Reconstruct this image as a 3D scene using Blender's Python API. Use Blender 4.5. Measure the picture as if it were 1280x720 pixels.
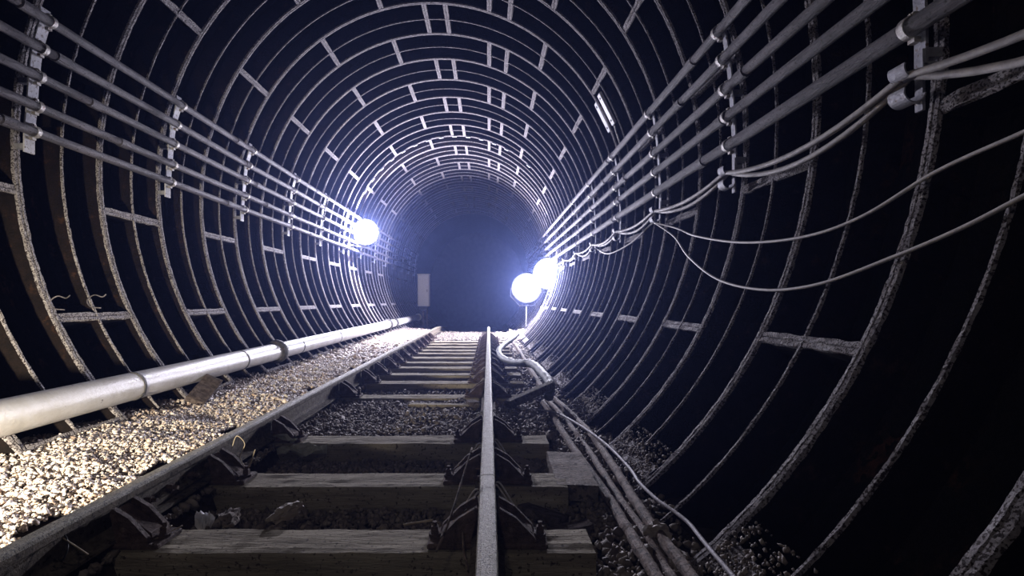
import bpy, math, random
import numpy as np
from mathutils import Vector, Matrix, noise as mnoise

for o in list(bpy.data.objects): bpy.data.objects.remove(o)
SC = bpy.context.scene
COL = SC.collection
PI = math.pi
# ------------------------------------------------------------------ camera
H = 1.03                       # camera height above the sleeper tops (z = 0)
cd = bpy.data.cameras.new('camera'); cam = bpy.data.objects.new('camera', cd); COL.objects.link(cam)
cam.location = (0, 0, H); cam.rotation_euler = (PI/2, 0, 0)
cd.sensor_width = 36; cd.lens = 18
cd.shift_x = 29.0/1280; cd.shift_y = 15.0/1280
cd.clip_start = .02; cd.clip_end = 200
SC.camera = cam
# ------------------------------------------------------------------ world, exposure
w = bpy.data.worlds.new('world'); SC.world = w; w.use_nodes = True
w.node_tree.nodes['Background'].inputs[0].default_value = (.02, .03, .07, 1)
w.node_tree.nodes['Background'].inputs[1].default_value = .02
SC.view_settings.view_transform = 'Standard'; SC.view_settings.look = 'None'
SC.view_settings.exposure = .25; SC.view_settings.gamma = 1
SC.view_settings.use_curve_mapping = False
SC.cycles.use_denoising = True
SC.cycles.max_bounces = 5; SC.cycles.diffuse_bounces = 2; SC.cycles.glossy_bounces = 3
SC.cycles.volume_bounces = 0; SC.cycles.sample_clamp_indirect = 3
SC.cycles.caustics_reflective = False; SC.cycles.caustics_refractive = False
# lamp powers (W) and colours
P_LEFT, P_RIGHT, P_FAR, P_WARM = 1900, 1700, 1000, 760
P_FILL = 17  # added fill lamp behind the camera
C_COOL = (.82, .80, 1.0); C_WARM = (1.0, .88, .68)
HAZE = .0032

# ------------------------------------------------------------------ helpers
def px(x, y, Y):
    """point at depth Y seen at photograph pixel (x, y)"""
    return Vector(((x-611)*Y/640, Y, H + (375-y)*Y/640))

def tag(o, label=None, cat=None, group=None, kind=None):
    if label: o['label'] = label
    if cat: o['category'] = cat
    if group: o['group'] = group
    if kind: o['kind'] = kind
    return o

class MB:
    def __init__(s): s.v = []; s.f = []; s.m = []
    def add(s, vs, fs, mi=0):
        n = len(s.v); s.v += [tuple(v) for v in vs]; s.f += [tuple(i+n for i in f) for f in fs]; s.m += [mi]*len(fs)
    def box(s, c, d, rot=None, mi=0, bev=0):
        c = Vector(c); hx, hy, hz = d[0]/2, d[1]/2, d[2]/2
        R = rot if rot is not None else Matrix.Identity(3)
        if bev <= 0:
            vs = [c + R @ Vector((x*hx, y*hy, z*hz)) for x in (-1, 1) for y in (-1, 1) for z in (-1, 1)]
            s.add(vs, [(0,1,3,2),(4,6,7,5),(0,4,5,1),(2,3,7,6),(0,2,6,4),(1,5,7,3)], mi)
        else:                    # chamfered box: each corner gives three vertices
            b = bev; vs = []; idx = {}
            for sx in (-1, 1):
                for sy in (-1, 1):
                    for sz in (-1, 1):
                        for k in range(3):
                            p = [sx*hx, sy*hy, sz*hz]
                            for q, sg in enumerate((sx, sy, sz)):
                                if q != k: p[q] -= sg*b
                            idx[(sx, sy, sz, k)] = len(vs); vs.append(c + R @ Vector(p))
            fs = []
            def q4(l): fs.append(tuple(l))
            for k in range(3):
                a, b2 = [i for i in range(3) if i != k]
                for sg in (-1, 1):
                    l = []
                    for (u, v_) in ((-1,-1),(1,-1),(1,1),(-1,1)):
                        t = [0,0,0]; t[k] = sg; t[a] = u; t[b2] = v_
                        l.append(idx[(*t, k)])
                    q4(l)
            for k in range(3):
                a, b2 = [i for i in range(3) if i != k]
                for u in (-1, 1):
                    for v_ in (-1, 1):
                        t0 = [0,0,0]; t0[k] = -1; t0[a] = u; t0[b2] = v_
                        t1 = list(t0); t1[k] = 1
                        q4([idx[(*t0, a)], idx[(*t1, a)], idx[(*t1, b2)], idx[(*t0, b2)]])
            for sx in (-1, 1):
                for sy in (-1, 1):
                    for sz in (-1, 1):
                        fs.append(tuple(idx[(sx, sy, sz, k)] for k in range(3)))
            s.add(vs, fs, mi)
    def tube(s, pts, r, n=10, mi=0, cap=True, rr=None, twist=0):
        pts = [Vector(p) for p in pts]; N = len(pts)
        ref = None; rings = []
        for i, p in enumerate(pts):
            t = (pts[min(i+1, N-1)] - pts[max(i-1, 0)]).normalized()
            if ref is None:
                ref = Vector((0,0,1)) if abs(t.z) < .9 else Vector((1,0,0))
            u = (ref - t*ref.dot(t)).normalized(); v_ = t.cross(u); ref = u
            R = rr[i] if rr else r
            rings.append([p + (u*math.cos(a)+v_*math.sin(a))*R for a in [2*PI*k/n + twist*i for k in range(n)]])
        vs = [q for rg in rings for q in rg]; fs = []
        for i in range(N-1):
            for k in range(n):
                a = i*n+k; b = i*n+(k+1) % n
                fs.append((a, b, b+n, a+n))
        if cap:
            fs.append(tuple(range(n))[::-1]); fs.append(tuple((N-1)*n+k for k in range(n)))
        s.add(vs, fs, mi)
    def prism(s, poly, axis, a0, a1, mi=0, origin=(0,0,0), rot=None):
        """poly: 2D points; axis 'x','y','z' extruded a0..a1"""
        o = Vector(origin); R = rot if rot is not None else Matrix.Identity(3); n = len(poly); vs = []
        for a in (a0, a1):
            for (p, q) in poly:
                c = {'x': (a, p, q), 'y': (p, a, q), 'z': (p, q, a)}[axis]
                vs.append(o + R @ Vector(c))
        fs = [tuple(range(n)), tuple(range(2*n-1, n-1, -1))] + [(i, i+n, (i+1) % n + n, (i+1) % n) for i in range(n)]
        s.add(vs, fs, mi)
    def build(s, name, mats, parent=None, smooth=False, loc=None):
        me = bpy.data.meshes.new(name)
        vs = s.v
        if loc is not None:
            L = Vector(loc); vs = [tuple(Vector(v)-L) for v in s.v]
        me.from_pydata(vs, [], s.f); me.update()
        if not isinstance(mats, (list, tuple)): mats = [mats]
        for m in mats: me.materials.append(m)
        if len(mats) > 1: me.polygons.foreach_set('material_index', s.m)
        import bmesh
        if len(s.f) < 60000:
            bm = bmesh.new(); bm.from_mesh(me); bmesh.ops.recalc_face_normals(bm, faces=bm.faces); bm.to_mesh(me); bm.free()
        if smooth:
            me.polygons.foreach_set('use_smooth', [True]*len(me.polygons))
        o = bpy.data.objects.new(name, me); COL.objects.link(o)
        if loc is not None: o.location = loc
        if parent is not None: o.parent = parent
        return o

def empty(name, loc=(0,0,0), rz=0):
    o = bpy.data.objects.new(name, None); COL.objects.link(o); o.location = loc; o.rotation_euler = (0,0,rz)
    o.empty_display_size = .1
    return o

def copy_tree(o, parent=None):
    c = o.copy(); COL.objects.link(c)
    if parent is not None: c.parent = parent
    for ch in list(o.children): copy_tree(ch, c)
    return c

def spline(P, n=10):
    P = [Vector(p) for p in P]; out = []
    for i in range(len(P)-1):
        a = P[max(i-1,0)]; b = P[i]; c = P[i+1]; d = P[min(i+2, len(P)-1)]
        for k in range(n):
            t = k/n
            out.append(.5*((2*b)+(c-a)*t+(2*a-5*b+4*c-d)*t*t+(-a+3*b-3*c+d)*t**3))
    out.append(P[-1]); return out

# ------------------------------------------------------------------ materials
def mat(name, base, rough=.7, metal=0., cols=None, scale=8, bump=.0, bscale=40, island=None, stretch=None, thr=(.4,.6), spec=.5, fine=None):
    m = bpy.data.materials.new(name); m.use_nodes = True; nt = m.node_tree; N = nt.nodes; L = nt.links
    b = N['Principled BSDF']; b.inputs['Roughness'].default_value = rough; b.inputs['Metallic'].default_value = metal
    b.inputs['Base Color'].default_value = (*base, 1); b.inputs['Specular IOR Level'].default_value = spec
    tc = N.new('ShaderNodeTexCoord'); src = tc.outputs['Object']
    if stretch:
        mp = N.new('ShaderNodeMapping'); mp.inputs['Scale'].default_value = stretch; L.new(src, mp.inputs[0]); src = mp.outputs[0]
    col = None
    if cols:
        nz = N.new('ShaderNodeTexNoise'); nz.inputs['Scale'].default_value = scale; nz.inputs['Detail'].default_value = 6
        nz.inputs['Roughness'].default_value = .65; L.new(src, nz.inputs['Vector'])
        rp = N.new('ShaderNodeValToRGB'); L.new(nz.outputs['Fac'], rp.inputs[0])
        E = rp.color_ramp.elements; E[0].position = thr[0]; E[0].color = (*base, 1); E[1].position = thr[1]; E[1].color = (*cols[0], 1)
        for k, c in enumerate(cols[1:]):
            e = E.new(min(.99, thr[1] + .09*(k+1))); e.color = (*c, 1)
        col = rp.outputs[0]
    if island:
        g = N.new('ShaderNodeNewGeometry'); rp2 = N.new('ShaderNodeValToRGB'); L.new(g.outputs['Random Per Island'], rp2.inputs[0])
        E = rp2.color_ramp.elements; E[0].color = (*island[0], 1); E[1].color = (*island[-1], 1)
        for k, c in enumerate(island[1:-1]):
            e = E.new((k+1)/(len(island)-1)); e.color = (*c, 1)
        col = rp2.outputs[0]
    if fine:            # speckle of a second colour
        nz3 = N.new('ShaderNodeTexNoise'); nz3.inputs['Scale'].default_value = fine[1]; nz3.inputs['Detail'].default_value = 3
        L.new(tc.outputs['Object'], nz3.inputs['Vector'])
        rp3 = N.new('ShaderNodeValToRGB'); L.new(nz3.outputs['Fac'], rp3.inputs[0])
        rp3.color_ramp.elements[0].position = fine[2]; rp3.color_ramp.elements[1].position = fine[2]+.08
        mx = N.new('ShaderNodeMix'); mx.data_type = 'RGBA'; L.new(rp3.outputs[0], mx.inputs[0])
        if col is not None: L.new(col, mx.inputs[6])
        else: mx.inputs[6].default_value = (*base, 1)
        mx.inputs[7].default_value = (*fine[0], 1); col = mx.outputs[2]
    if col is not None: L.new(col, b.inputs['Base Color'])
    if bump:
        n2 = N.new('ShaderNodeTexNoise'); n2.inputs['Scale'].default_value = bscale; n2.inputs['Detail'].default_value = 5
        n2.inputs['Roughness'].default_value = .7
        L.new(src, n2.inputs['Vector']); bp = N.new('ShaderNodeBump'); bp.inputs['Strength'].default_value = bump
        bp.inputs['Distance'].default_value = .02; L.new(n2.outputs['Fac'], bp.inputs['Height']); L.new(bp.outputs[0], b.inputs['Normal'])
    return m

def emis(name, col, s):
    m = bpy.data.materials.new(name); m.use_nodes = True; b = m.node_tree.nodes['Principled BSDF']
    b.inputs['Base Color'].default_value = (.8,.8,.8,1); b.inputs['Emission Color'].default_value = (*col, 1); b.inputs['Emission Strength'].default_value = s
    return m

M = {}
M['skin'] = mat('cast_iron_panel', (.006,.005,.005), .85, 0, [(.011,.007,.006),(.075,.030,.015),(.085,.062,.02)], 3.5, 1, 30, thr=(.47,.60), stretch=(1,1,.45), spec=.15, fine=((.004,.004,.004), 28, .5))  # near-black base includes the shade the ribs throw over the recessed panels
M['web'] = mat('shaded_rusty_flange_side', (.008,.006,.005), .9, 0, [(.014,.009,.007),(.040,.020,.011)], 9, 1, 60, spec=.1)  # rust, with the shade on the backlit rib sides painted in near-black
M['edge'] = mat('lit_dusty_flange_edge', (.30,.275,.285), .8, 0, [(.46,.43,.44),(.60,.56,.55)], 30, 1, 130, spec=.3, fine=((.045,.032,.03), 95, .50))  # dust and wear, lightened further to carry the lamplight on the rib edges
M['conduit'] = mat('dull_conduit', (.06,.055,.062), .7, .05, [(.16,.145,.165),(.26,.24,.255)], 9, .9, 60, stretch=(1,.12,1), fine=((.035,.03,.028), 60, .58), thr=(.38,.6))
M['galv'] = mat('galvanised', (.24,.24,.27), .6, .3, [(.36,.36,.40)], 20, .3, 60, fine=((.16,.12,.10), 40, .62))
M['clip'] = mat('clip_metal', (.36,.33,.31), .5, .4, [(.52,.5,.48)], 30, .4, 80, fine=((.15,.07,.04), 40, .6))
M['cable'] = mat('cable_sheath', (.27,.25,.245), .6, 0, [(.38,.35,.33)], 18, .3, 120)
M['thin'] = mat('thin_cable', (.40,.37,.36), .6, 0, [(.5,.47,.45)], 20)
M['pale'] = mat('pale_cable', (.45,.42,.46), .6, 0, [(.34,.31,.33)], 14, .3, 60)
M['dirtcable'] = mat('muddy_armoured_cable', (.15,.11,.09), .8, 0, [(.29,.215,.175),(.38,.31,.26)], 30, 1, 60, fine=((.045,.032,.026), 38, .56))
M['pipe'] = mat('painted_pipe', (.62,.60,.57), .38, .1, [(.74,.73,.72)], 6, .25, 45, fine=((.16,.15,.16), 22, .70))
M['band'] = mat('pipe_band', (.05,.05,.05), .7, .3, [(.09,.085,.08)], 20, .5, 60)
M['rail'] = mat('rail_steel', (.20,.18,.13), .62, .1, [(.32,.29,.21),(.42,.39,.29)], 30, .8, 140, fine=((.05,.042,.034), 130, .54))
M['railside'] = mat('rail_rust', (.11,.09,.065), .85, 0, [(.20,.165,.12),(.27,.225,.165)], 25, 1, 70, fine=((.03,.022,.018), 40, .58))
M['rust'] = mat('chair_iron', (.07,.045,.036), .85, .05, [(.15,.10,.078),(.22,.16,.12)], 18, 1, 55)
M['wood'] = mat('old_sleeper_wood', (.22,.19,.135), .9, 0, [(.38,.335,.245),(.48,.43,.33)], 9, 1, 45, stretch=(.22,1.6,1.6), fine=((.085,.068,.052), 60, .60), thr=(.35,.6), spec=.2)
M['plank'] = mat('old_plank', (.17,.14,.12), .9, 0, [(.27,.22,.18)], 14, 1, 40, fine=((.06,.045,.035), 30, .56))
M['stone'] = mat('gravel_bright', (.4,.3,.25), .55, 0, island=[(.36,.25,.19),(.80,.72,.66),(.55,.40,.30),(.88,.84,.80),(.30,.22,.17),(.80,.70,.62),(.66,.60,.56),(.22,.16,.13)], bump=.3, bscale=120)
M['stone2'] = mat('gravel_dark', (.12,.1,.09), .7, 0, island=[(.08,.066,.056),(.26,.22,.185),(.14,.11,.09),(.36,.31,.26),(.10,.08,.068),(.22,.185,.155)], bump=.3, bscale=120)
M['dirt'] = mat('dirt', (.035,.026,.021), .95, 0, [(.075,.055,.043)], 12, 1, 60, spec=.1)
M['dirt2'] = mat('sandy_dirt', (.07,.055,.05), .95, 0, [(.15,.12,.11)], 26, 1, 70, spec=.1)
M['white'] = mat('white_paint', (.68,.68,.72), .5, 0, [(.78,.78,.82)], 10, fine=((.3,.28,.28), 60, .66))
M['black'] = mat('black_rubber', (.02,.02,.022), .6)
M['cabinet'] = mat('cabinet_paint', (.50,.50,.48), .6, 0, [(.58,.58,.57)], 30, .2, 60, fine=((.3,.28,.26), 90, .6))
M['hose'] = mat('grey_hose', (.07,.075,.07), .6, 0, [(.12,.125,.115)], 14, .5, 40)
M['conc'] = mat('dark_concrete', (.06,.06,.065), .9, 0, [(.09,.09,.095)], 4, .6, 20)
M['leaf'] = mat('grey_green_scrap', (.30,.31,.25), .7, 0, [(.42,.42,.36)], 30, .4, 50)
M['straw'] = mat('dry_stick', (.32,.26,.18), .8, 0, [(.4,.33,.24)], 40)
M['lensglow'] = emis('lamp_glass', (.86, .9, 1.0), 30)

# ------------------------------------------------------------------ tunnel geometry
CX, CZ, RX, RZ = -.816, 1.21+H, 2.75, 2.963
Y0, PITCH = 2.20, .8343
NJ = 28
def ell(th, dr=0): return CX+(RX+dr)*math.sin(th), CZ+(RZ+dr)*math.cos(th)
def wall_x(z, side, dr=0):
    q = max(0., 1-((z-CZ)/(RZ+dr))**2); return CX + side*(RX+dr)*math.sqrt(q)
def drop(Y): return min(.75, .0135*max(0, Y-15.2)**2)
def ring_y(j): return Y0 + PITCH*j
def rn(x, y, z, s): return mnoise.noise(Vector((x*s, y*s, z*s)))

# floor -------------------------------------------------------------
def ground(x, y):
    if x < -1.74:
        g = .045 + .07*min(1, (-1.74-x)/1.1) + .02*rn(x, y, 3, 1.3)
    elif x < -1.5: g = -.02 + (.065)*(-1.5-x)/.24
    elif x < .5:
        g = -.135
        if 3.93 < y < 5.33: g = -.04
        if y > 6: g = -.10
        if y > 13: g = -.02
        if 4.7 < y < 7.6 and x > .1: g = -.06
    else: g = -.12 + .03*rn(x, y, 1, 2)
    return g + .018*rn(x, y, 0, 4) - drop(y)

def grid(name, x0, x1, y0, y1, nx, ny, zf, m):
    mb = MB(); vs = []; fs = []
    for j in range(ny+1):
        y = y0 + (y1-y0)*(j/ny)**1.5 if ny > 20 else y0+(y1-y0)*j/ny
        for i in range(nx+1):
            x = x0+(x1-x0)*i/nx; vs.append((x, y, zf(x, y)))
    for j in range(ny):
        for i in range(nx):
            a = j*(nx+1)+i; fs.append((a, a+1, a+nx+2, a+nx+1))
    mb.add(vs, fs); return mb.build(name, m, smooth=True)
fl = grid('floor', -3.35, 1.55, -1.2, 34, 110, 260, lambda x, y: ground(x, y)-.02, M['dirt']); tag(fl, 'dark dirt bed of the tunnel under the track', kind='structure')

# lining panels: three sweeps of real thickness
def sweep(name, t0, t1, n, d0, d1, y0, y1, ny, m):
    mb = MB(); prof = []
    th = [t0+(t1-t0)*k/n for k in range(n+1)]
    for d in (d0, d1):
        for j in range(ny+1):
            y = y0+(y1-y0)*j/ny
            for t in th:
                x, z = ell(t, d); prof.append((x, y, z))
    fs = []; W = n+1; off = (ny+1)*W
    for j in range(ny):
        for i in range(n):
            a = j*W+i; fs.append((a, a+1, a+W+1, a+W)); fs.append((off+a, off+a+W, off+a+W+1, off+a+1))
    for i in range(n):
        fs.append((i, off+i, off+i+1, i+1)); a = ny*W+i; fs.append((a, a+1, off+a+1, off+a))
    for j in range(ny):
        a = j*W; fs.append((a, a+W, off+a+W, off+a)); a = j*W+n; fs.append((a, off+a, off+a+W, a+W))
    mb.add(prof, fs); return mb.build(name, m, smooth=False)
YA, YB = ring_y(-4), ring_y(NJ-1)
for nm, a, b, lb in (('wall_left', -2.52, -.95, 'dark iron lining of the left tunnel wall'), ('ceiling', -.95, .95, 'dark iron lining of the tunnel roof'), ('wall_right', .95, 2.52, 'dark iron lining of the right tunnel wall')):
    tag(sweep(nm, a, b, 70, .20, .26, YA, YB, 6, M['skin']), lb, kind='structure')
# beyond the last ring: a wider plain bore closed by a wall
tag(sweep('wall_beyond', -2.6, 2.6, 80, .55, .65, YB, 36, 4, M['conc']), 'dark plain bore beyond the last iron ring', kind='structure')
mb = MB(); mb.box((CX, 36.1, CZ), (8, .2, 8)); tag(mb.build('wall_far', M['conc']), 'dark wall closing the far bore', kind='structure')
mb = MB(); mb.box((CX, YA-.1, CZ), (7, .2, 7)); tag(mb.build('wall_behind', M['conc']), 'wall behind the camera', kind='structure')

# ribs ---------------------------------------------------------------
def ring_mesh(mb, y, prof, t0, t1, n, rough, seed, mats):
    """prof: (dy, dr) list, material per strip in mats; roughness displaces the edge points"""
    K = len(prof); vs = []; fs = []; ms = []
    for i in range(n+1):
        t = t0+(t1-t0)*i/n
        for k, (dy, dr) in enumerate(prof):
            x, z = ell(t, dr)
            if rough and dr < .05:
                a = rough*(mnoise.noise(Vector((x*16+seed, y*3+k*5.1, z*16))) + .7*mnoise.noise(Vector((x*45, k*9.3+seed, z*45))))
                b = rough*.8*(mnoise.noise(Vector((x*20, k*3.3-seed, z*20))) + .6*mnoise.noise(Vector((x*50+9, k*2.2-seed, z*50))))
                x, z = ell(t, dr+a); dy = dy+b
            vs.append((x, y+dy, z))
    for i in range(n):
        for k in range(K-1):
            a = i*K+k; fs.append((a, a+1, a+K+1, a+K)); ms.append(mats[k])
    o = len(mb.v); mb.v += vs; mb.f += [tuple(q+o for q in f) for f in fs]; mb.m += ms
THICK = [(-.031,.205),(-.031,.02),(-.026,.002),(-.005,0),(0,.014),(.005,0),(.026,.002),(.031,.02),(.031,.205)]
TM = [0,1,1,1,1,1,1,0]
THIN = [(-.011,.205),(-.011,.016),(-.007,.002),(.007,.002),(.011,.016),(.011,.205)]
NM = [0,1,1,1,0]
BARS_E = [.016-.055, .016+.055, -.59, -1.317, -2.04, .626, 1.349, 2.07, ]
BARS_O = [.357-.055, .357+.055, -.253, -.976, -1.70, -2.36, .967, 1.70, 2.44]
TE = 2.50
def bar_mesh(mb, y0, y1, t, rough, seed, hw=.034):
    x, z = ell(t); tx, tz = RX*math.cos(t), -RZ*math.sin(t); l = math.hypot(tx, tz); tx /= l; tz /= l
    nx, nz = -tz, tx   # outward or inward
    if nx*(x-CX)+nz*(z-CZ) < 0: nx, nz = -nx, -nz
    P = [(-hw,.2),(-hw,.022),(-hw*.85,.004),(-.005,.004),(0,.014),(.005,.004),(hw*.85,.004),(hw,.022),(hw,.2)]
    n = 10 if rough > .004 else 3; K = len(P); vs = []; fs = []; ms = []
    for i in range(n+1):
        y = y0+(y1-y0)*i/n
        for k, (s, d) in enumerate(P):
            if rough and d < .05:
                s += rough*1.4*mnoise.noise(Vector((y*14, k*2.1, seed))); d += rough*mnoise.noise(Vector((y*17, k*3.7, seed+5)))
            vs.append((x+tx*s+nx*d, y, z+tz*s+nz*d))
    for i in range(n):
        for k in range(K-1):
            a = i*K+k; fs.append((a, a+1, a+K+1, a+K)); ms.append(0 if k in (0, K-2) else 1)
    o = len(mb.v); mb.v += vs; mb.f += [tuple(q+o for q in f) for f in fs]; mb.m += ms
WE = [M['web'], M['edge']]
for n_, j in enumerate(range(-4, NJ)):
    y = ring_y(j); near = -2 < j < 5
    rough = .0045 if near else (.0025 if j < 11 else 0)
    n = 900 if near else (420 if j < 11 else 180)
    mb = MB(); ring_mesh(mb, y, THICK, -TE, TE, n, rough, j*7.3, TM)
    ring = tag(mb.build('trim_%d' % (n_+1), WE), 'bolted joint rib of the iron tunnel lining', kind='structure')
    if j == NJ-1: break
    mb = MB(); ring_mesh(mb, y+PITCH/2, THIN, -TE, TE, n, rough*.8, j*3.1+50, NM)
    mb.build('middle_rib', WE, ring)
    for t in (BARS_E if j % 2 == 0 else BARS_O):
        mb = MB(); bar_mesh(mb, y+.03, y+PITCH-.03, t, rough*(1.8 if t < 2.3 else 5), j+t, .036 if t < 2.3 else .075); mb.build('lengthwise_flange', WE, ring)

# ------------------------------------------------------------------ gravel
def ico():
    p = (1+5**.5)/2
    v = np.array([(-1,p,0),(1,p,0),(-1,-p,0),(1,-p,0),(0,-1,p),(0,1,p),(0,-1,-p),(0,1,-p),(p,0,-1),(p,0,1),(-p,0,-1),(-p,0,1)], float)
    v /= np.linalg.norm(v[0])
    f = np.array([(0,11,5),(0,5,1),(0,1,7),(0,7,10),(0,10,11),(1,5,9),(5,11,4),(11,10,2),(10,7,6),(7,1,8),(3,9,4),(3,4,2),(3,2,6),(3,6,8),(3,8,9),(4,9,5),(2,4,11),(6,2,10),(8,6,7),(9,8,1)])
    return v, f
IV, IF = ico()
def stones(name, pts, sizes, m, seed, label, cat='gravel', parent=None):
    rg = np.random.default_rng(seed); n = len(pts)
    V = IV[None]*(1+rg.uniform(-.42,.42,(n,12,1)))
    V = V*rg.uniform(.45,1.4,(n,1,3))*np.array([1,1,.8])
    q = rg.normal(size=(n,4)); q /= np.linalg.norm(q,axis=1)[:,None]; a,b,c,d = q.T
    R = np.stack([np.stack([1-2*(c*c+d*d),2*(b*c-a*d),2*(b*d+a*c)],-1),np.stack([2*(b*c+a*d),1-2*(b*b+d*d),2*(c*d-a*b)],-1),np.stack([2*(b*d-a*c),2*(c*d+a*b),1-2*(b*b+c*c)],-1)],-2)
    V = np.einsum('nij,nkj->nki', R, V)*np.asarray(sizes)[:,None,None] + np.asarray(pts)[:,None,:]
    F = (IF[None]+12*np.arange(n)[:,None,None]).reshape(-1,3)
    me = bpy.data.meshes.new(name); me.vertices.add(n*12); me.vertices.foreach_set('co', V.reshape(-1).astype(np.float32))
    me.loops.add(F.size); me.loops.foreach_set('vertex_index', F.reshape(-1).astype(np.int32))
    me.polygons.add(len(F)); me.polygons.foreach_set('loop_start', np.arange(0,F.size,3,dtype=np.int32)); me.polygons.foreach_set('loop_total', np.full(len(F),3,dtype=np.int32))
    me.update(calc_edges=True); me.materials.append(m)
    o = bpy.data.objects.new(name, me); COL.objects.link(o); return tag(o, label, cat, kind='stuff')
rg = random.Random(7)
SLEEP = [2.193, 2.93, 3.78, 5.47, 6.41, 7.12, 7.82, 8.46, 9.16, 9.87, 10.5, 11.25, 12.0, 12.75, 13.5]
SLEEP_BACK = [1.44, .70]
def in_sleeper(x, y):
    if not -1.95 < x < .44: return False
    return any(abs(y-s) < .125 for s in SLEEP+SLEEP_BACK)
def scatter(x0, x1, y0, y1, dens, smin, smax, ok=None, lift=.3):
    P = []; S = []; n = int((x1-x0)*(y1-y0)*dens)
    for _ in range(n):
        x = rg.uniform(x0, x1); y = rg.uniform(y0, y1)
        if ok and not ok(x, y): continue
        s = rg.uniform(smin, smax)*(1.5 if rg.random() < .06 else 1)
        z = ground(x, y)
        if not (wall_x(z+.02, -1, -.02) < x < wall_x(z+.02, 1, -.02)) and rg.random() < .6: continue
        P.append((x, y, z+s*lift+rg.uniform(-.006,.012))); S.append(s)
    return P, S
offrail = lambda x, y: not (abs(x+1.61) < .075 or abs(x+.006) < .075) and not in_sleeper(x, y)
M['plate'] = mat('pale_bracket_paint', (.48,.48,.53), .6, 0, [(.6,.6,.66)], 20, .3, 60, fine=((.2,.17,.16), 60, .58))
P1, S1 = [], []
for a in ((-3.05,-1.66,1.2,4.5,9500,.005,.0135),(-3.05,-1.66,4.5,8,3500,.008,.018),(-3.0,-1.66,8,21,620,.018,.035)):
    p, s = scatter(*a, ok=offrail); P1 += p; S1 += s
stones('cess_gravel', P1, S1, M['stone'], 1, 'pale gravel heaped between the white pipe and the left rail')
P2, S2 = [], []
for a in ((-1.6,.05,1.2,5.6,3800,.007,.019),(-1.6,.5,5.6,9,1300,.012,.025),(-1.7,.8,9,21,500,.018,.032)):
    p, s = scatter(*a, ok=offrail); P2 += p; S2 += s
stones('track_ballast', P2, S2, M['stone2'], 2, 'dark gravel lying between the sleepers and rails')
P3, S3 = scatter(.05,1.0,1.2,5.6,2200,.008,.024, ok=offrail); p, s = scatter(.5,1.0,5.6,12,800,.012,.026); P3 += p; S3 += s
stones('side_rubble', P3, S3, M['stone2'], 3, 'dark rubble and dirt around the muddy cables on the right')
# grit lying on the low lengthwise flanges of the right wall
Pg, Sg = [], []
for j in range(-1, 13, 2):
    for _ in range(700 if j < 4 else 200):
        t = max(2.37, min(2.50, rg.gauss(2.435, .035))); y = rg.uniform(ring_y(j)+.04, ring_y(j+1)-.04); x, z = ell(t, -.004+.35*abs(t-2.43))
        Pg.append((x, y, z)); Sg.append(rg.uniform(.004,.013))
stones('wall_grit', Pg, Sg, M['stone2'], 5, 'grit lying on the low flanges at the foot of the right wall', 'grit')

# ------------------------------------------------------------------ sleepers
ORD = ['nearest', 'second', 'third', 'fourth', 'fifth', 'sixth', 'seventh', 'eighth', 'ninth', 'tenth', 'eleventh', 'twelfth', 'thirteenth', 'fourteenth', 'fifteenth', 'sixteenth', 'seventeenth', 'eighteenth', 'nineteenth', 'twentieth']
def sleeper(x0, x1, y, zt, seed, wdt=.24, h=.16):
    mb = MB(); nx = 60; P = [(-wdt/2,-h),(-wdt/2,-.012),(-wdt/2+.012,0)] + [(-wdt/2+.012+(wdt-.024)*k/6, 0) for k in range(1,6)] + [(wdt/2-.012,0),(wdt/2,-.012),(wdt/2,-h)]
    K = len(P); vs = []
    for i in range(nx+1):
        x = x0+(x1-x0)*i/nx
        for k, (dy, dz) in enumerate(P):
            e = .006*mnoise.noise(Vector((x*3, k*4.1, seed)))+.004*mnoise.noise(Vector((x*14, k*6.1, seed)))
            ee = .008*mnoise.noise(Vector((x*5, k*2, seed+9)))
            vs.append((x, y+dy+(ee if k in (0,1,2,K-3,K-2,K-1) else 0), zt+dz+e))
    fs = [(i*K+k, i*K+k+1, (i+1)*K+k+1, (i+1)*K+k) for i in range(nx) for k in range(K-1)]
    fs += [tuple(range(K)), tuple(nx*K+k for k in range(K))[::-1]]
    fs += [(i*K, (i+1)*K, (i+1)*K+K-1, i*K+K-1) for i in range(nx)]
    mb.add(vs, fs); return mb.build('wooden_sleeper', M['wood'])
for i, y in enumerate(SLEEP+SLEEP_BACK):
    o = sleeper(-2.05, .435+.012*math.sin(i*3), y, 0, i*5.3)
    if i < len(SLEEP): tag(o, '%s wooden sleeper from the camera, lying across under both rails' % ORD[i] if i else 'nearest wide wooden sleeper at the bottom of the picture', 'sleeper', 'wooden sleepers under the rails')
    else: tag(o, 'wooden sleeper below the camera' if i == len(SLEEP) else 'wooden sleeper just behind the camera', 'sleeper', 'wooden sleepers under the rails')

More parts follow.
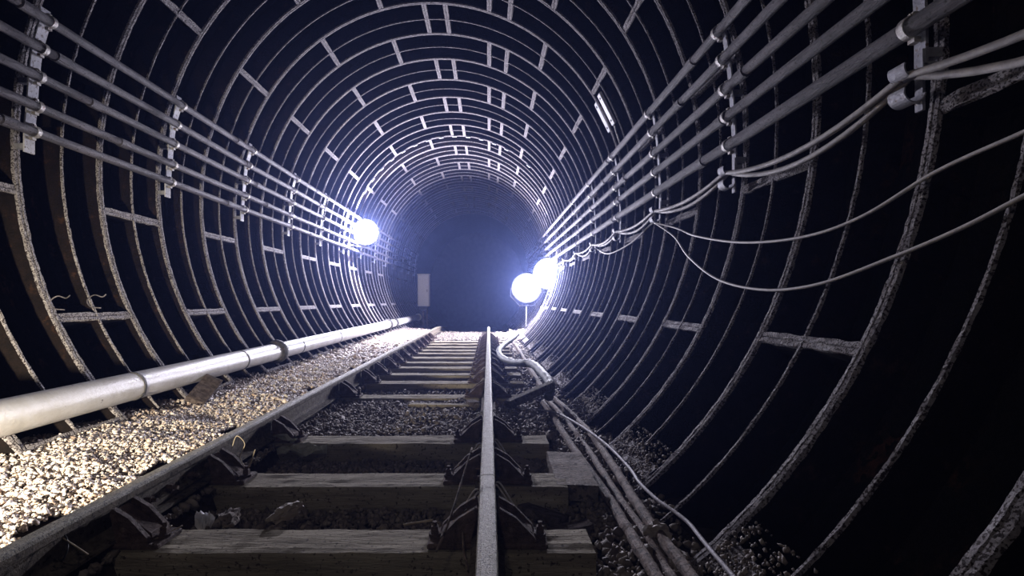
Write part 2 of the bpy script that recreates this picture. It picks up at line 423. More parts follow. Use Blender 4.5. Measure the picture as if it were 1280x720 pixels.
# ------------------------------------------------------------------ rails
RP = [(-.066,0),(-.066,.012),(-.02,.024),(-.009,.045),(-.009,.115),(-.020,.128),(-.035,.134),(-.036,.160),(-.031,.171),(-.018,.176),
      (.018,.176),(.031,.171),(.036,.160),(.035,.134),(.020,.128),(.009,.115),(.009,.045),(.02,.024),(.066,.012),(.066,0)]
RM = [1]*len(RP)
for k in (8, 9, 10, 7, 11): RM[k] = 0
def rail(x, y0, y1, label):
    """one rail; the head is worn steel, web and foot rusty"""
    mb = MB(); ys = []; y = y0
    while y < y1: ys.append(y); y += .05 if y < 5 else .25
    ys.append(y1); K = len(RP); vs = []; fs = []; ms = []
    for i, y in enumerate(ys):
        for k, (dx, dz) in enumerate(RP):
            a = .002*mnoise.noise(Vector((y*13, k*3.3, x)))*(1 if k not in (9,10) else .5)
            vs.append((x+dx+a, y, .024+dz+a-drop(y)))
    for i in range(len(ys)-1):
        for k in range(K):
            a = i*K+k; b = i*K+(k+1) % K; fs.append((a, b, b+K, a+K)); ms.append(RM[k])
    fs += [tuple(range(K)), tuple((len(ys)-1)*K+k for k in range(K))[::-1]]; ms += [1, 1]
    o0 = len(mb.v); mb.v += vs; mb.f += [tuple(q+o0 for q in f) for f in fs]; mb.m += ms
    o = mb.build('rail', [M['rail'], M['railside']]); return tag(o, label, 'rail')
XL, XR = -1.61, -.006
rl = rail(XL, -.8, 22, 'long left rail beside the pale gravel, with a bolted joint bar on its side')
r1 = rail(XR, -.8, 2.432, 'near length of the right rail, running to the bottom edge of the picture')
r2 = rail(XR, 2.440, 22, 'far length of the right rail beyond the gap in its top')

def fishplate(root, x, y, side):
    mb = MB()
    P = [(.010,.030),(.034,.030),(.034,.048),(.022,.055),(.022,.105),(.032,.112),(.032,.122),(.012,.122)]
    mb.prism([(x+side*a, b+.024) for a, b in P], 'y', y-.33, y+.33)
    o = mb.build('joint_bar', M['railside'], root)
    for k in (-.25,-.09,.09,.25):
        m2 = MB(); nut = [(.018*math.cos(q*PI/3), .018*math.sin(q*PI/3)) for q in range(6)]
        m2.prism([(y+k+a, .104+b) for a, b in nut], 'x', x+side*.022, x+side*.052); m2.tube([(x+side*.05, y+k, .104),(x+side*.075, y+k, .104)], .010, 8)
        m2.build('joint_bolt', M['rust'], o)
fishplate(rl, XL, 2.62, 1); fishplate(rl, XL, 2.62, -1)
fishplate(r2, XR, 2.90, 1); fishplate(r2, XR, 2.90, -1)

# rail chairs: base plate, two ribbed jaws, wedge, screw spikes
def make_chair():
    root = empty('rail_chair', (0,0,0))
    mb = MB(); mb.box((0,0,.011), (.50,.17,.024), bev=.006); mb.build('base_plate', M['rust'], root)
    for s in (-1, 1):
        mb = MB()
        body = [(s*.068,.022),(s*.20,.022),(s*.19,.05),(s*.095,.115),(s*.045,.150),(s*.022,.140),(s*.022,.06)]
        mb.prism(body, 'y', -.035, .035)
        fin = [(s*.07,.022),(s*.205,.022),(s*.197,.045),(s*.12,.125),(s*.052,.165),(s*.040,.150)]
        for c in (-.062, .062): mb.prism(fin, 'y', c-.011, c+.011)
        jaw = mb.build('ribbed_jaw', M['rust'], root)
        mb = MB(); x = s*.225
        mb.tube([(x,.0,.022),(x,.0,.034)], .026, 12); mb.box((x,0,.048), (.030,.030,.034), bev=.004); mb.tube([(x,0,.06),(x,0,.082)], .010, 8)
        mb.build('screw_spike', M['rust'], root)
    return root
ch0 = make_chair(); first = True
for i, y in enumerate(SLEEP+SLEEP_BACK):
    for X, nm in ((XL, 'left'), (XR, 'right')):
        c = ch0 if first else copy_tree(ch0); first = False
        c.location = (X, y, 0); c.rotation_euler = (0, 0, .02*math.sin(i*7+X))
        if i < len(SLEEP): lb = 'rusty ribbed iron chair holding the %s rail on the %s sleeper from the camera' % (nm, ORD[i])
        else: lb = 'rusty iron chair under the %s rail %s the camera' % (nm, 'below' if i == len(SLEEP) else 'behind')
        tag(c, lb, 'rail chair', 'iron chairs along the %s rail' % nm)
# spring wires beside the right rail
k = 0
for i, y in enumerate(SLEEP[:5]):
    for s in (1, -1):
        mb = MB()
        yy = y + (.21 if s > 0 else .12)
        p = [(XR+s*.04, yy, .175), (XR+s*.07, yy-.01, .16), (XR+s*.16, yy-.09, .03), (XR+s*.165, yy-.105, .025), (XR+s*.15, yy-.115, .035), (XR+s*.055, yy-.035, .16), (XR+s*.035, yy-.03, .17)]
        mb.tube(spline(p, 5), .0045, 6); o = mb.build('wire_clip', M['thin'], smooth=True)
        tag(o, 'thin bent wire clip on the %s side of the right rail at the %s sleeper' % ('right' if s > 0 else 'left', ORD[i]), 'wire', 'wire clips on the right rail')

# ------------------------------------------------------------------ white pipe on the left
PXX, PZZ, PR = -2.80, .352, .108
root = empty('water_pipe', (PXX, 0, PZZ)); tag(root, 'long white painted water pipe running along the left wall', 'pipe')
pyz = [(-.8+.35*i) for i in range(61)]
mb = MB(); mb.tube([(0, y, .0) for y in pyz], PR, 40); mb.build('pipe_body', M['pipe'], root, smooth=True)
for y in (2.45, 4.02, 5.76, 7.5, 9.4, 11.8, 16.5, 18.2):
    mb = MB(); mb.tube([(0,y-.012,0),(0,y+.012,0)], PR+.004, 36)
    if y in (4.02,): mb.box((PR*.75, y, -PR*.45), (.03,.05,.05), bev=.004)
    mb.build('pipe_strap', M['band'], root, smooth=False)
for y in (6.75, 14.2, 15.1):
    mb = MB(); mb.tube([(0,y-.07,0),(0,y-.055,0),(0,y-.02,0),(0,y+.02,0),(0,y+.055,0),(0,y+.07,0)], .1, 36, rr=[PR+.005,PR+.03,PR+.045,PR+.045,PR+.03,PR+.005])
    c = mb.build('coupling_collar', M['band'], root, smooth=False)
    for k in range(6):
        a = k*PI/3+.3; m2 = MB(); m2.tube([(math.cos(a)*(PR+.02), y-.09, math.sin(a)*(PR+.02)),(math.cos(a)*(PR+.02), y+.09, math.sin(a)*(PR+.02))], .009, 8); m2.build('collar_bolt', M['rust'], c)
# end fitting
mb = MB(); mb.tube([(0,20.2,0),(0,20.32,0)], PR+.03, 30); mb.build('end_cap', M['pipe'], root)

# ------------------------------------------------------------------ conduits and brackets
LZ = [2.098, 1.90, 1.69, 1.465, 1.275]
L5 = [(-3.31, 2.098+H), (-3.37, 1.895+H), (-3.395, 1.685+H), (-3.41, 1.46+H), (-3.43, 1.27+H)]
R5 = [(1.73, 2.02+H), (1.765, 1.815+H), (1.785, 1.59+H), (1.80, 1.385+H), (1.81, 1.167+H)]
HGT = ['topmost', 'second from the top', 'middle', 'second from the bottom', 'lowest']
def conduit(x, z, r, y0, y1, label, grp, seed):
    root = empty('conduit', (x, 0, z)); tag(root, label, 'conduit', grp)
    mb = MB(); ys = np.arange(y0, y1, .3)
    mb.tube([(.006*mnoise.noise(Vector((y*.5, seed, 0))), y, .009*mnoise.noise(Vector((y*.5, seed, 5)))) for y in ys], r, 14)
    mb.build('tube', M['conduit'], root, smooth=True)
    for k, yy in enumerate(np.arange(y0+1.1+(seed*.37) % 1.5, y1, 3.1)):
        mb = MB(); mb.tube([(0,yy-.06,0),(0,yy+.06,0)], r+.006, 14); mb.build('coupling', M['conduit'], root, smooth=False)
for i, (x, z) in enumerate(L5):
    conduit(x, z, .034, -.9, 23.6, '%s of the five grey conduits along the left tunnel wall' % HGT[i], 'conduits on the left wall', i+1)
for i, (x, z) in enumerate(R5):
    conduit(x, z, .040 if i == 4 else .036, -.9, 23.6, '%s of the five grey conduits along the upper right wall' % HGT[i], 'conduits on the right wall', i+11)

def wall_bracket(side, PTS, first, rC):
    root = empty('wall_bracket', (0, 0, 0))
    zs = [p[1] for p in PTS]; z0, z1 = min(zs)-.16, max(zs)+.1
    # bar follows the conduits' row just behind them
    n = 16; mb = MB(); vs = []
    for i in range(n+1):
        z = z0+(z1-z0)*i/n; xx = np.interp(z, zs[::-1], [p[0] for p in PTS][::-1]) + side*(rC+.004)
        lim = wall_x(z, side, .0)
        hw = .044 if side < 0 else .03
        for (dx, dy) in ((0,-hw),(0,hw),(.012,hw),(.012,-hw)): vs.append((xx+side*dx, dy, z))
    fs = [(i*4+k, i*4+(k+1) % 4, (i+1)*4+(k+1) % 4, (i+1)*4+k) for i in range(n) for k in range(4)] + [(0,1,2,3), (n*4+3,n*4+2,n*4+1,n*4)]
    mb.add(vs, fs); mb.build('upright_bar', M['plate'] if side < 0 else M['galv'], root)
    # arms to the ring
    for z in (z0+.05, (z0+z1)/2, z1-.05):
        xx = np.interp(z, zs[::-1], [p[0] for p in PTS][::-1]) + side*(rC+.01); xw = wall_x(z, side, .004)
        if side*(xw-xx) > .004:
            mb = MB(); mb.box(((xx+xw)/2, 0, z), (abs(xw-xx), .04, .04)); mb.build('stand_off', M['galv'], root)
    for (x, z) in PTS:
        mb = MB(); r = rC+.006; hw = .017
        arc = [(x - side*r*math.cos(a), z + r*math.sin(a)) for a in [(-PI/2)+PI*k/10 for k in range(11)]]
        arc2 = [(x - side*(r+.005)*math.cos(a), z + (r+.005)*math.sin(a)) for a in [(-PI/2)+PI*k/10 for k in range(11)]]
        mb.prism(arc+arc2[::-1], 'y', -hw, hw)
        for s in (-1, 1): mb.box((x+side*.018, 0, z+s*(r+.010)), (.030, .034, .022))
        mb.tube([(x-side*.004, 0, z+(r+.012)), (x+side*.03, 0, z+(r+.012))], .007, 8)
        mb.build('saddle_clip', M['clip'], root)
    return root
for side, PTS, rC, nm in ((-1, L5, .034, 'left'), (1, R5, .038, 'right')):
    b0 = wall_bracket(side, PTS, True, rC); n = 0
    for j in range(-2, NJ-1, 2):
        b = b0 if j == -2 else copy_tree(b0); b.location = (0, ring_y(j), 0)
        if j == -2: lb = 'bracket behind the camera holding the %s conduits' % nm
        else: lb = 'galvanised bracket with clips holding the %s wall conduits, %s from the camera' % (nm, ORD[n]); n += 1
        tag(b, lb, 'bracket', '%s wall conduit brackets' % nm)

# hooks below the right conduits, carrying cables
HK = {}
def make_hook():
    root = empty('cable_hook', (0,0,0))
    for q, dz in enumerate((0, -.105)):
        mb = MB(); r = .042
        o1 = [(r*math.cos(a), r*math.sin(a)+dz) for a in [PI+PI*k/12 - .35 for k in range(14)]]
        o2 = [((r+.006)*math.cos(a), (r+.006)*math.sin(a)+dz) for a in [PI+PI*k/12 - .35 for k in range(14)]]
        mb.prism(o1+o2[::-1], 'y', -.045, .045); mb.build('cup', M['galv'], root)
    mb = MB(); mb.box((.058, 0, -.045), (.012, .04, .26)); mb.build('hook_plate', M['galv'], root)
    mb = MB(); mb.box((.085, 0, .02), (.05, .03, .03)); mb.build('stand_off', M['galv'], root)
    return root
hk0 = make_hook(); HX, HZ = 1.795, .985+H
n = 0
for j in range(-2, 22, 2):
    h = hk0 if j == -2 else copy_tree(hk0); h.location = (HX, ring_y(j), HZ)
    tag(h, 'double cup hook under the right conduits, %s from the camera' % ORD[n] if j > -2 else 'double cup hook behind the camera on the right', 'cable hook', 'cable hooks under the right conduits')
    if j > -2: n += 1
def sagcable(dx, dz, sag, r, label, seed, zadd):
    pts = []
    js = list(range(-2, 22, 2))
    for a, b in zip(js[:-1], js[1:]):
        ya, yb = ring_y(a), ring_y(b)
        sg = sag*(1.3 if b <= 2 else .8)*(1+.25*math.sin(seed*3+a*1.7))
        for k in range(12):
            t = k/12; pts.append((HX+dx+.02*math.sin(PI*t), ya+(yb-ya)*t, HZ+dz-4*sg*t*(1-t)))
    pts.append((HX+dx, ring_y(js[-1]), HZ+dz))
    mb = MB(); mb.tube(pts, r, 10); return tag(mb.build('hanging_cable', M['cable'], smooth=True), label, 'cable', 'thick cables in the right wall hooks')
sagcable(-.012, -.025, .07, .017, 'upper of two thick grey cables sagging through the right wall hooks', 1, 0)
sagcable(.018, -.024, .125, .017, 'lower of two thick grey cables sagging through the right wall hooks', 2, 0)
# thin festoon cables
def thincable(P, r, label, m='thin'):
    mb = MB(); mb.tube(spline(P, 8), r, 8); return tag(mb.build('thin_cable', M[m], smooth=True), label, 'cable')
yh = ring_y(4)
def wallpx(x, y, off=.03):
    """point where the ray through a photo pixel comes to the rib edges of the right wall"""
    lo, hi = .5, 24
    for _ in range(40):
        Y = (lo+hi)/2; p = px(x, y, Y); 
        if p.x > wall_x(p.z, 1)-off: hi = Y
        else: lo = Y
    return px(x, y, lo)
thincable([(HX, yh, HZ-.15)]+[wallpx(*q) for q in ((845,285),(870,295),(925,303),(1000,297),(1075,272),(1170,215),(1280,165),(1400,110))], .009, 'upper thin grey cable swagged across the right wall ribs')
thincable([(HX, yh, HZ-.15)]+[wallpx(*q) for q in ((843,296),(860,320),(895,348),(950,362),(1020,356),(1120,320),(1200,286),(1280,245),(1400,180))], .009, 'lower thin grey cable hanging deepest across the right wall ribs')
thincable([(HX, yh, HZ-.14)]+[wallpx(*q) for q in ((812,282),(790,303),(762,317),(748,312),(738,303))]+[(HX, ring_y(8), HZ-.1)], .011, 'thin cable looping down between two far hooks near the bright lamps')

# ------------------------------------------------------------------ fluorescent fitting on the roof
root = empty('strip_light', (0,0,0)); tag(root, 'unlit white twin strip light fixed across a roof rib at the upper right', 'light fitting')
for (ya, pxs, nm) in ((6.98, ((749,117),(768,155)), 'reflector'), (7.38, ((745,128),(763,164)), 'reflector')):
    a, b = px(*pxs[0], ya), px(*pxs[1], ya)
    mb = MB(); d = (b-a); L_ = d.length; rot = d.to_track_quat('X', 'Z').to_matrix()
    inward = Vector((CX-a.x, 0, CZ-a.z)).normalized()
    zax = inward; xax = d.normalized(); yax = zax.cross(xax); rot = Matrix((xax, yax, zax)).transposed()
    cc = (a+b)/2
    mb.box(cc, (L_, .13, .04), rot, bev=.008); p = mb.build(nm, M['white'], root)
    for s in (-.36, .36):
        m2 = MB(); m2.box(cc+xax*L_*s+zax*.02, (.025,.03,.015), rot); m2.build('screw_clip', M['black'], p)
a, b = px(768,157,7.1), px(777,186,7.1)
mb = MB(); mb.tube([a, (a+b)/2, b], .012, 8); mb.build('supply_tube', M['clip'], root)

# pale clips along one far rib
n = 0
for k in range(15):
    t = -1.02 + k*.125
    if k in (13,): continue
    x, z = ell(t, -.016); mb = MB(); xa = Vector((math.cos(t), 0, -math.sin(t))); za = Vector((math.sin(t), 0, math.cos(t)))
    mb.box((x, ring_y(13)-.03, z), (.11,.05,.03), Matrix((xa, Vector((0,1,0)).cross(xa)*0+Vector((0,1,0)), za)).transposed(), bev=.006)
    tag(mb.build('roof_clip', M['plate']), 'small pale clip on a far roof rib, %s in the row counted from the left' % ORD[k], 'clip', 'pale clips in a row on one roof rib')

# ------------------------------------------------------------------ signal cabinet at the end of the pipe
cy = 18.6; root = empty('relay_cabinet', (-2.36, cy, -.35)); tag(root, 'pale metal cabinet standing on a post at the far end of the white pipe', 'cabinet')
mb = MB(); mb.box((0, 0, 1.72), (.42,.30,1.14), bev=.02); body = mb.build('case', M['cabinet'], root)
mb = MB(); mb.box((0, -.155, 1.72), (.37,.012,1.06), bev=.004); dr = mb.build('cabinet_door', M['cabinet'], root)
mb = MB(); mb.box((.14, -.17, 1.72), (.02,.02,.1)); mb.build('door_latch', M['black'], dr)
mb = MB(); mb.box((0, 0, 2.305), (.46,.34,.03), bev=.006); mb.build('cabinet_roof', M['cabinet'], root)
for x in (-.02, .12):
    mb = MB(); mb.box((x, 0, .62), (.05,.05,1.07)); mb.build('post', M['rust'], root)
mb = MB(); mb.box((0, -.04, 1.07), (.30,.16,.14), bev=.02); mb.build('cable_gland_box', M['black'], root)

# ------------------------------------------------------------------ lamps
def floodlight(name, P, label, power, r, stand, col=C_COOL, aim=None, cone=None):
    P = Vector(P); root = empty(name, P); tag(root, label, 'lamp')
    aim = (Vector(aim) if aim else Vector((0,0,H))) - P; aim.normalize()
    R = aim.to_track_quat('Y', 'Z').to_matrix()
    def tr(p): return R @ Vector(p)
    mb = MB(); mb.tube([tr(q) for q in ((0,-.02,0),(0,-.07,0),(0,-.15,0),(0,-.20,0))], r, 28, rr=[r*1.08, r*1.0, r*.6, r*.3]); mb.build('lamp_housing', M['black'], root, smooth=False)
    mb = MB(); mb.tube([tr(q) for q in ((0,-.02,0),(0,.0,0),(0,.02,0))], r, 28, rr=[r*.96, r*.9, r*.5]); g = mb.build('lamp_glass', M['lensglow'], root, smooth=True)
    for k in range(5):
        m2 = MB(); z = -.06-.03*k; rr_ = r*(1.05-.14*k); m2.tube([tr((0,z,0)), tr((0,z-.008,0))], rr_, 24); m2.build('cooling_fin', M['black'], root)
    mb = MB(); mb.tube([tr(q) for q in ((-r*1.15,-.08,0),(-r*1.15,-.08,-r*.6),(-r*.5,-.1,-r*1.3),(r*.5,-.1,-r*1.3),(r*1.15,-.08,-r*.6),(r*1.15,-.08,0))], .012, 8); mb.build('yoke', M['galv'], root)
    if stand == 'wall':
        s = 1 if P.x > CX else -1; xw = wall_x(P.z, s, .1)
        mb = MB(); mb.tube([tr((0,-.1,-r*1.3)), (xw-P.x, .0, -r*1.1)], .018, 8); mb.build('wall_arm', M['galv'], root)
    if stand == 'ground':
        mb = MB(); mb.tube([tr((0,-.1,-r*1.3)), (0,-.1,.09-P.z)], .012, 8); mb.box((0,-.1,.09-P.z), (.22,.22,.02), bev=.004); mb.build('foot', M['galv'], root)
    if stand == 'pole':
        gz = CZ - (RZ-.01)*math.sqrt(1-((P.x-CX)/(RX-.01))**2) - P.z
        mb = MB(); mb.tube([tr((0,-.1,-r*1.3)), (0,.1,gz+.2), (0,.1,gz+.02)], .018, 8); mb.build('pole', M['galv'], root)
        mb = MB(); mb.box((0,.1,gz+.02), (.1,.2,.03), Matrix.Rotation(-.65, 3, 'Y'), bev=.005); mb.build('rib_clamp', M['black'], root)
    if stand == 'hang':  # used only by the added fill lamp
        mb = MB(); mb.tube([tr((0,-.1,0)), (0,-.1,CZ+RZ-P.z)], .006, 8); mb.build('suspension_wire', M['black'], root)
    if stand == 'tripod':
        gz = -.10 - drop(P.y) - P.z
        mb = MB(); mb.tube([tr((0,-.1,-r*1.3)), (0,.1,gz+.45)], .018, 8); mb.build('pole', M['galv'], root)
        for k in range(3):
            a = k*2*PI/3+.4; mb = MB(); mb.tube([(0,.1,gz+.6), (.38*math.cos(a), .1+.38*math.sin(a), gz+.0)], .013, 8); mb.build('leg', M['galv'], root)
    ld = bpy.data.lights.new(name+'_light', 'SPOT' if cone else 'POINT')
    if cone: ld.spot_size = cone; ld.spot_blend = .8
    ld.energy = power; ld.color = col; ld.shadow_soft_size = .05
    lo = bpy.data.objects.new(name+'_light', ld); COL.objects.link(lo); lo.parent = root; lo.location = aim*.16; lo.rotation_euler = (-aim).to_track_quat('Z', 'Y').to_euler()
    return root
floodlight('floodlight', px(457,290,13.2), 'bright white floodlight fixed to the left wall by the conduits', P_LEFT, .30, 'wall')
floodlight('floodlight', px(686,342,14.8), 'upper of the two bright floodlights on the right wall', P_RIGHT, .42, 'wall')
floodlight('floodlight', px(658,360,15.7), 'lower of the two bright floodlights, on a pole at right of the track', P_FAR, .42, 'pole')
# small work lamp on the gravel left of the camera, out of the frame, that warms the near gravel
wl = floodlight('work_lamp', (-2.30, .75, .40), 'small warm work lamp standing on the gravel beside the camera', P_WARM, .09, 'ground', C_WARM, aim=(-2.8, 3.2, .15), cone=1.55)

floodlight('fill_lamp', (-.7, -.9, 3.2), 'weak warm fill lamp added out of view behind the camera', P_FILL, .07, 'hang', (1.0,.86,.72), aim=(-.9, 6, 1.2))  # unseen fill light with an invented fixture, added to brighten the near ribs
# ------------------------------------------------------------------ cables and debris on the right
def gp(x, y, Y): return px(x, y, Y)
def gz_px(x, y, z):        # pixel ray meets the level z
    Y = (H - z)*640/(y-375); return px(x, y, Y)
c1 = [(679,503),(697,530),(719,564),(742,596),(766,631),(790,671),(816.5,715),(850,775),(900,870)]
c2 = [(683,498),(705,522),(732,558),(757,596),(783,636),(806,668),(838,720),(875,780),(930,870)]
c3 = [(688,494),(712,515),(736,540),(757,568),(778,600),(803,640),(830,676),(864,720),(905,780),(960,870)]
for P_, nm, r, z in ((c1, 'left', .027, -.065), (c2, 'middle', .023, -.09), (c3, 'right', .026, -.065)):
    mb = MB(); pts = spline([gz_px(a, b, z) for a, b in P_], 16)
    pts = [p+Vector((.004*rn(p.x,p.y,0,9), 0, .006*rn(p.x,p.y,2,7))) for p in pts]
    mb.tube(pts, r, 14, rr=[r*(1+.10*rn(p.x, p.y*1.0, z, 16)) for p in pts])
    tag(mb.build('armoured_cable', M['dirtcable'], smooth=False), '%s one of the three muddy thick cables lying on the ground at right' % nm, 'cable', 'muddy cables on the ground')
P_ = [(640,508),(665,512),(692,515),(722,530),(756,554),(786,584),(800,604),(822,625),(845,641),(862,655),(875,671),(893,693),(918,722),(960,775)]
mb = MB(); mb.tube(spline([gz_px(a, b, -.03) for a, b in P_], 8), .0095, 10)
tag(mb.build('pale_cable', M['pale'], smooth=True), 'thin pale cable wandering beside the muddy cables toward the lower right', 'cable')
# big hose with elbow
P_ = [(647,418,11.6),(640,424,10.9),(630,431,10.2),(624,437,9.6),(624,443,9.0),(630,449,8.1),(641,453,7.5),(653,454,7.1),(664,455,6.9),(672,460,6.5),(680,469,6.0),(686,476,5.7),(688,484,5.45),(686,496,5.25)]
mb = MB(); pts = spline([px(*q)+Vector((0,0,.0)) for q in P_], 8); mb.tube(pts, .05, 18, rr=[.05 + (.004 if (i//3) % 2 else 0) for i in range(len(pts))])
tag(mb.build('bent_hose', M['hose'], smooth=True), 'fat grey hose curving across from the right rail and bending down at the bundle', 'hose')
# dark diagonal beam
a, b = px(634,506,5.0), px(690,481,5.35); d = b-a; xa = d.normalized(); ya = Vector((0,0,1)).cross(xa).normalized(); za = xa.cross(ya)
mb = MB(); mb.box((a+b)/2, (d.length, .09, .075), Matrix((xa, ya, za)).transposed(), bev=.008)
tag(mb.build('tilted_beam', M['railside']), 'dark tilted iron beam leaning under the bend of the grey hose', 'beam')
# long timber along the right
mb = MB(); mb.box((.655, 9.6, -.07), (.055, 6.4, .08), bev=.008); tag(mb.build('edge_timber', M['plank']), 'long narrow timber lying lengthwise at the foot of the right wall', 'timber')
# broad plank beside the sleepers
def plank(corners_c, size, rz, rx, ry, label, name='plank', m='plank', seed=1):
    mb = MB(); R = Matrix.Rotation(rz, 3, 'Z') @ Matrix.Rotation(rx, 3, 'X') @ Matrix.Rotation(ry, 3, 'Y')
    nx, ny = 6, 14; sx, sy, sz = size; vs = []
    for side in (0, 1):
        for i in range(nx+1):
            for k in range(ny+1):
                x = -sx/2+sx*i/nx; y = -sy/2+sy*k/ny
                e = 1-.06*abs(mnoise.noise(Vector((k*.8, seed, i))))
                v = Vector((x*e, y*e, (sz/2 if side else -sz/2)+.006*mnoise.noise(Vector((x*9, y*9, seed+side*4)))))
                vs.append(Vector(corners_c)+R@v)
    W = ny+1; off = (nx+1)*W; fs = []
    for i in range(nx):
        for k in range(ny):
            a = i*W+k; fs.append((a,a+W,a+W+1,a+1)); fs.append((off+a,off+a+1,off+a+W+1,off+a+W))
    for i in range(nx):
        a = i*W; fs.append((a,off+a,off+a+W,a+W)); a = i*W+ny; fs.append((a,a+W,off+a+W,off+a))
    for k in range(ny):
        a = k; fs.append((a,a+1,off+a+1,off+a)); a = nx*W+k; fs.append((a,off+a,off+a+1,a+1))
    mb.add(vs, fs); return tag(mb.build(name, M[m]), label, 'plank' if name == 'plank' else name.replace('_', ' '))
plank((.50, 3.16, -.045), (.23, .62, .09), -.02, 0, .02, 'broad short dirty plank between the second sleeper end and the muddy cables', seed=3)
plank((.28, 2.68, -.09), (.10, .26, .04), .85, 0, .1, 'splintered timber lying in the hollow before the second sleeper at right', 'timber_scrap', 'dirt2', 5)
plank((.40, 2.52, -.10), (.22, .07, .04), .22, 0, -.1, 'short thin timber offcut lying just beyond the nearest sleeper end', 'timber_offcut', 'dirt2', 8)
plank((.24, 3.42, -.08), (.2, .10, .05), -.6, 0, .25, 'dark timber splinter between the second and third sleepers at right', 'timber_splinter', 'plank', 9)
plank((-2.62, 4.72, .20), (.16, .42, .05), .1, .35, .5, 'yellowish broken slab leaning against the left wall ribs above the pipe', 'stone_slab', 'dirt2', 11)
plank((-.48, 5.05, -.015), (.62, .09, .04), -.06, 0, 0, 'flat wooden batten lying on the gravel before the fourth sleeper', 'batten', 'wood', 13)
plank((-.16, 5.05, .0), (.10, .14, .07), .3, 0, 0, 'small square wood block beside the batten on the gravel', 'wood_block', 'plank', 14)

def rock(name, c, s, m, label, seed, cat=None, sq=(1,1,1)):
    import bmesh
    bm = bmesh.new(); bmesh.ops.create_icosphere(bm, subdivisions=3, radius=1)
    for v in bm.verts:
        k = 1+.55*mnoise.noise(v.co*1.5+Vector((seed,0,0)))+.30*mnoise.noise(v.co*4+Vector((seed,3,0)))
        v.co = Vector((v.co.x*s[0], v.co.y*s[1], v.co.z*s[2]))*k
    me = bpy.data.meshes.new(name); bm.to_mesh(me); bm.free(); me.materials.append(M[m])
    o = bpy.data.objects.new(name, me); COL.objects.link(o); o.location = c; o.rotation_euler = (0,0,seed)
    return tag(o, label, cat or name.replace('_', ' '))
rock('stone', gz_px(284,650,-.03)+Vector((0,.03,0)), (.075,.045,.035), 'plank', 'rounded grey stone on the gravel behind the nearest sleeper', 2)
rock('stone', px(820,655,2.42)+Vector((0,0,-.05)), (.06,.07,.05), 'stone2', 'dark lump of rubble under the pale cable at lower right', 5)
rock('stone', px(848,690,2.20)+Vector((0,0,-.04)), (.045,.05,.04), 'stone2', 'smaller dark rubble lump nearest the bottom beside the pale cable', 6)
rock('concrete_lump', px(356,640,2.45), (.035,.10,.035), 'stone2', 'long dark lump standing up in the hollow between the first two sleepers', 9)
rock('boulder', (.72, 15.2, .0), (.20,.18,.13), 'stone', 'largest pale rock on the far heap below the lower floodlight', 12)
rock('boulder', (.98, 15.6, .02), (.13,.15,.14), 'stone', 'right pale rock on the far heap below the lower floodlight', 14)
rock('boulder', (.42, 15.0, -.03), (.13,.14,.09), 'stone', 'left pale rock on the far heap below the lower floodlight', 16)
pp, ss = [], []
for _ in range(260):
    x = rg.uniform(.2,1.05); y = rg.uniform(14.3,16.6); pp.append((x,y,-.06+.10*rg.random()*max(0,1-abs(y-15.4)))); ss.append(rg.uniform(.03,.07))
stones('rubble_heap', pp, ss, M['stone'], 9, 'pale rubble heap at the end of the visible track at right', 'rubble')
# paper and leafy scraps
def scrap(name, c, sx, sy, seed, m, label, tilt=.2, amp=.03):
    mb = MB(); n = 10; vs = []
    R = Matrix.Rotation(seed, 3, 'Z') @ Matrix.Rotation(tilt, 3, 'X')
    for i in range(n+1):
        for k in range(n+1):
            u, v_ = i/n-.5, k/n-.5; w_ = 1-.8*abs(u*2)**2
            z = amp*(mnoise.noise(Vector((u*4, v_*4, seed*3)))+.5*mnoise.noise(Vector((u*9, v_*9, seed))))
            vs.append(Vector(c)+R@Vector((u*sx, v_*sy*w_, z)))
    for i in range(n):
        for k in range(n):
            a = i*(n+1)+k; mb.f.append((a,a+1,a+n+2,a+n+1)); mb.m.append(0)
    mb.v = [tuple(v) for v in vs]; o = mb.build(name, M[m]); o.modifiers.new('s','SOLIDIFY').thickness = .0025
    return tag(o, label, 'litter')
scrap('crumpled_paper', px(256,650,2.42), .08, .09, .6, 'white', 'crumpled white paper scrap behind the nearest sleeper', .45, .06)
scrap('leafy_scrap', px(352,547,3.75), .30, .14, 2.6, 'leaf', 'curled grey green scrap against the left rail before the third sleeper', .5, .06)
scrap('leafy_scrap', px(378,562,3.6), .34, .12, .1, 'leaf', 'flat pale torn scrap lying just before the third sleeper', .3, .05)
def stick(P, r, label, m='straw', name='stick'):
    mb = MB(); mb.tube(spline(P, 6), r, 6); return tag(mb.build(name, M[m], smooth=True), label, 'stick' if name == 'stick' else 'wire')
stick([px(155,693,2.1), px(190,676,2.15), px(228,657,2.25)], .0025, 'long thin dry stick crossing the left end of the nearest sleeper')
stick([px(172,672,2.12), px(195,665,2.2), px(215,657,2.28)], .0025, 'short thin dry stick just above the longer one at the nearest sleeper')
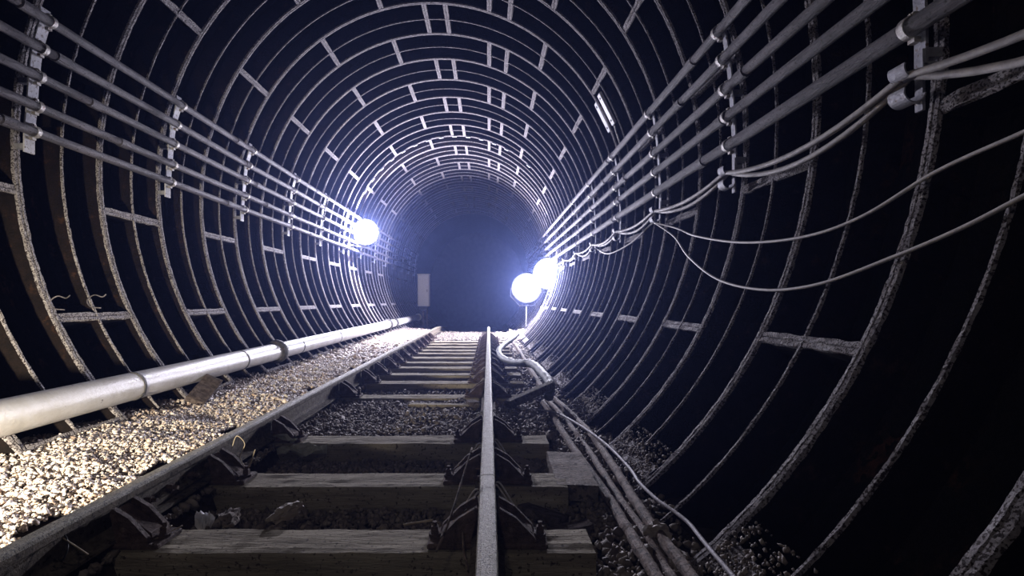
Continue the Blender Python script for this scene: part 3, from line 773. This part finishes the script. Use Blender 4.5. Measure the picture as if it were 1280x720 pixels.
stick([px(60,678,1.95), px(75,700,1.9), px(84,688,1.85), px(83,672,1.9), px(72,664,1.95), px(55,680,1.95)], .003, 'dark looped wire on the left rail at lower left', 'black', 'looped_wire')
stick([px(78,672,1.9), px(95,683,1.85), px(110,693,1.8)], .0025, 'straw poking from the looped wire by the left rail')
stick([px(290,560,3.0), px(296,545,3.0), px(306,555,3.0), px(300,572,3.0), px(310,585,2.95), px(319,562,2.95)], .003, 'tangled wire hanging on the left rail by the second sleeper', 'straw', 'looped_wire')
stick([px(545,690,1.95), px(560,655,2.0), px(577,602,2.3), px(590,560,2.6)], .005, 'thin root leaning along the left side of the right rail', 'dirtcable')
stick([px(578,657,2.15), px(580,690,2.05), px(585,712,2.0), px(582,730,1.95)], .005, 'short root standing by the nearest sleeper beside the right rail', 'dirtcable')
stick([px(505,656,2.45), px(523,653,2.5), px(541,650,2.5)], .006, 'pale splinter lying in the hollow behind the nearest sleeper', 'straw')
# curled wires on the left wall flange
for c, nm in ((px(72,382,3.75), 'left'), (px(118,380,3.95), 'right')):
    mb = MB(); mb.tube(spline([c+Vector((.05,0,-.03)), c+Vector((-.03,0,-.02)), c+Vector((-.055,0,.03)), c+Vector((0,0,.07)), c+Vector((.06,0,.055)), c+Vector((.09,0,.075))], 6), .0045, 8)
    tag(mb.build('bent_hook', M['conduit'], smooth=True), '%s one of two bent wire hooks on a flange of the left wall' % nm, 'hook', 'bent hooks on the left wall')

# ------------------------------------------------------------------ haze filling the tunnel
if HAZE > 0:
    m = bpy.data.materials.new('haze'); m.use_nodes = True; nt = m.node_tree; nt.nodes.clear()
    out = nt.nodes.new('ShaderNodeOutputMaterial'); vs_ = nt.nodes.new('ShaderNodeVolumeScatter')
    vs_.inputs['Color'].default_value = (.32,.42,1,1); vs_.inputs['Density'].default_value = HAZE; vs_.inputs['Anisotropy'].default_value = .72
    nt.links.new(vs_.outputs[0], out.inputs['Volume'])
    mb = MB(); mb.box((CX, 17.3, CZ), (8.2, 41, 8.2)); o = mb.build('haze', m); tag(o, 'thin bluish haze filling the tunnel', 'haze', kind='stuff')
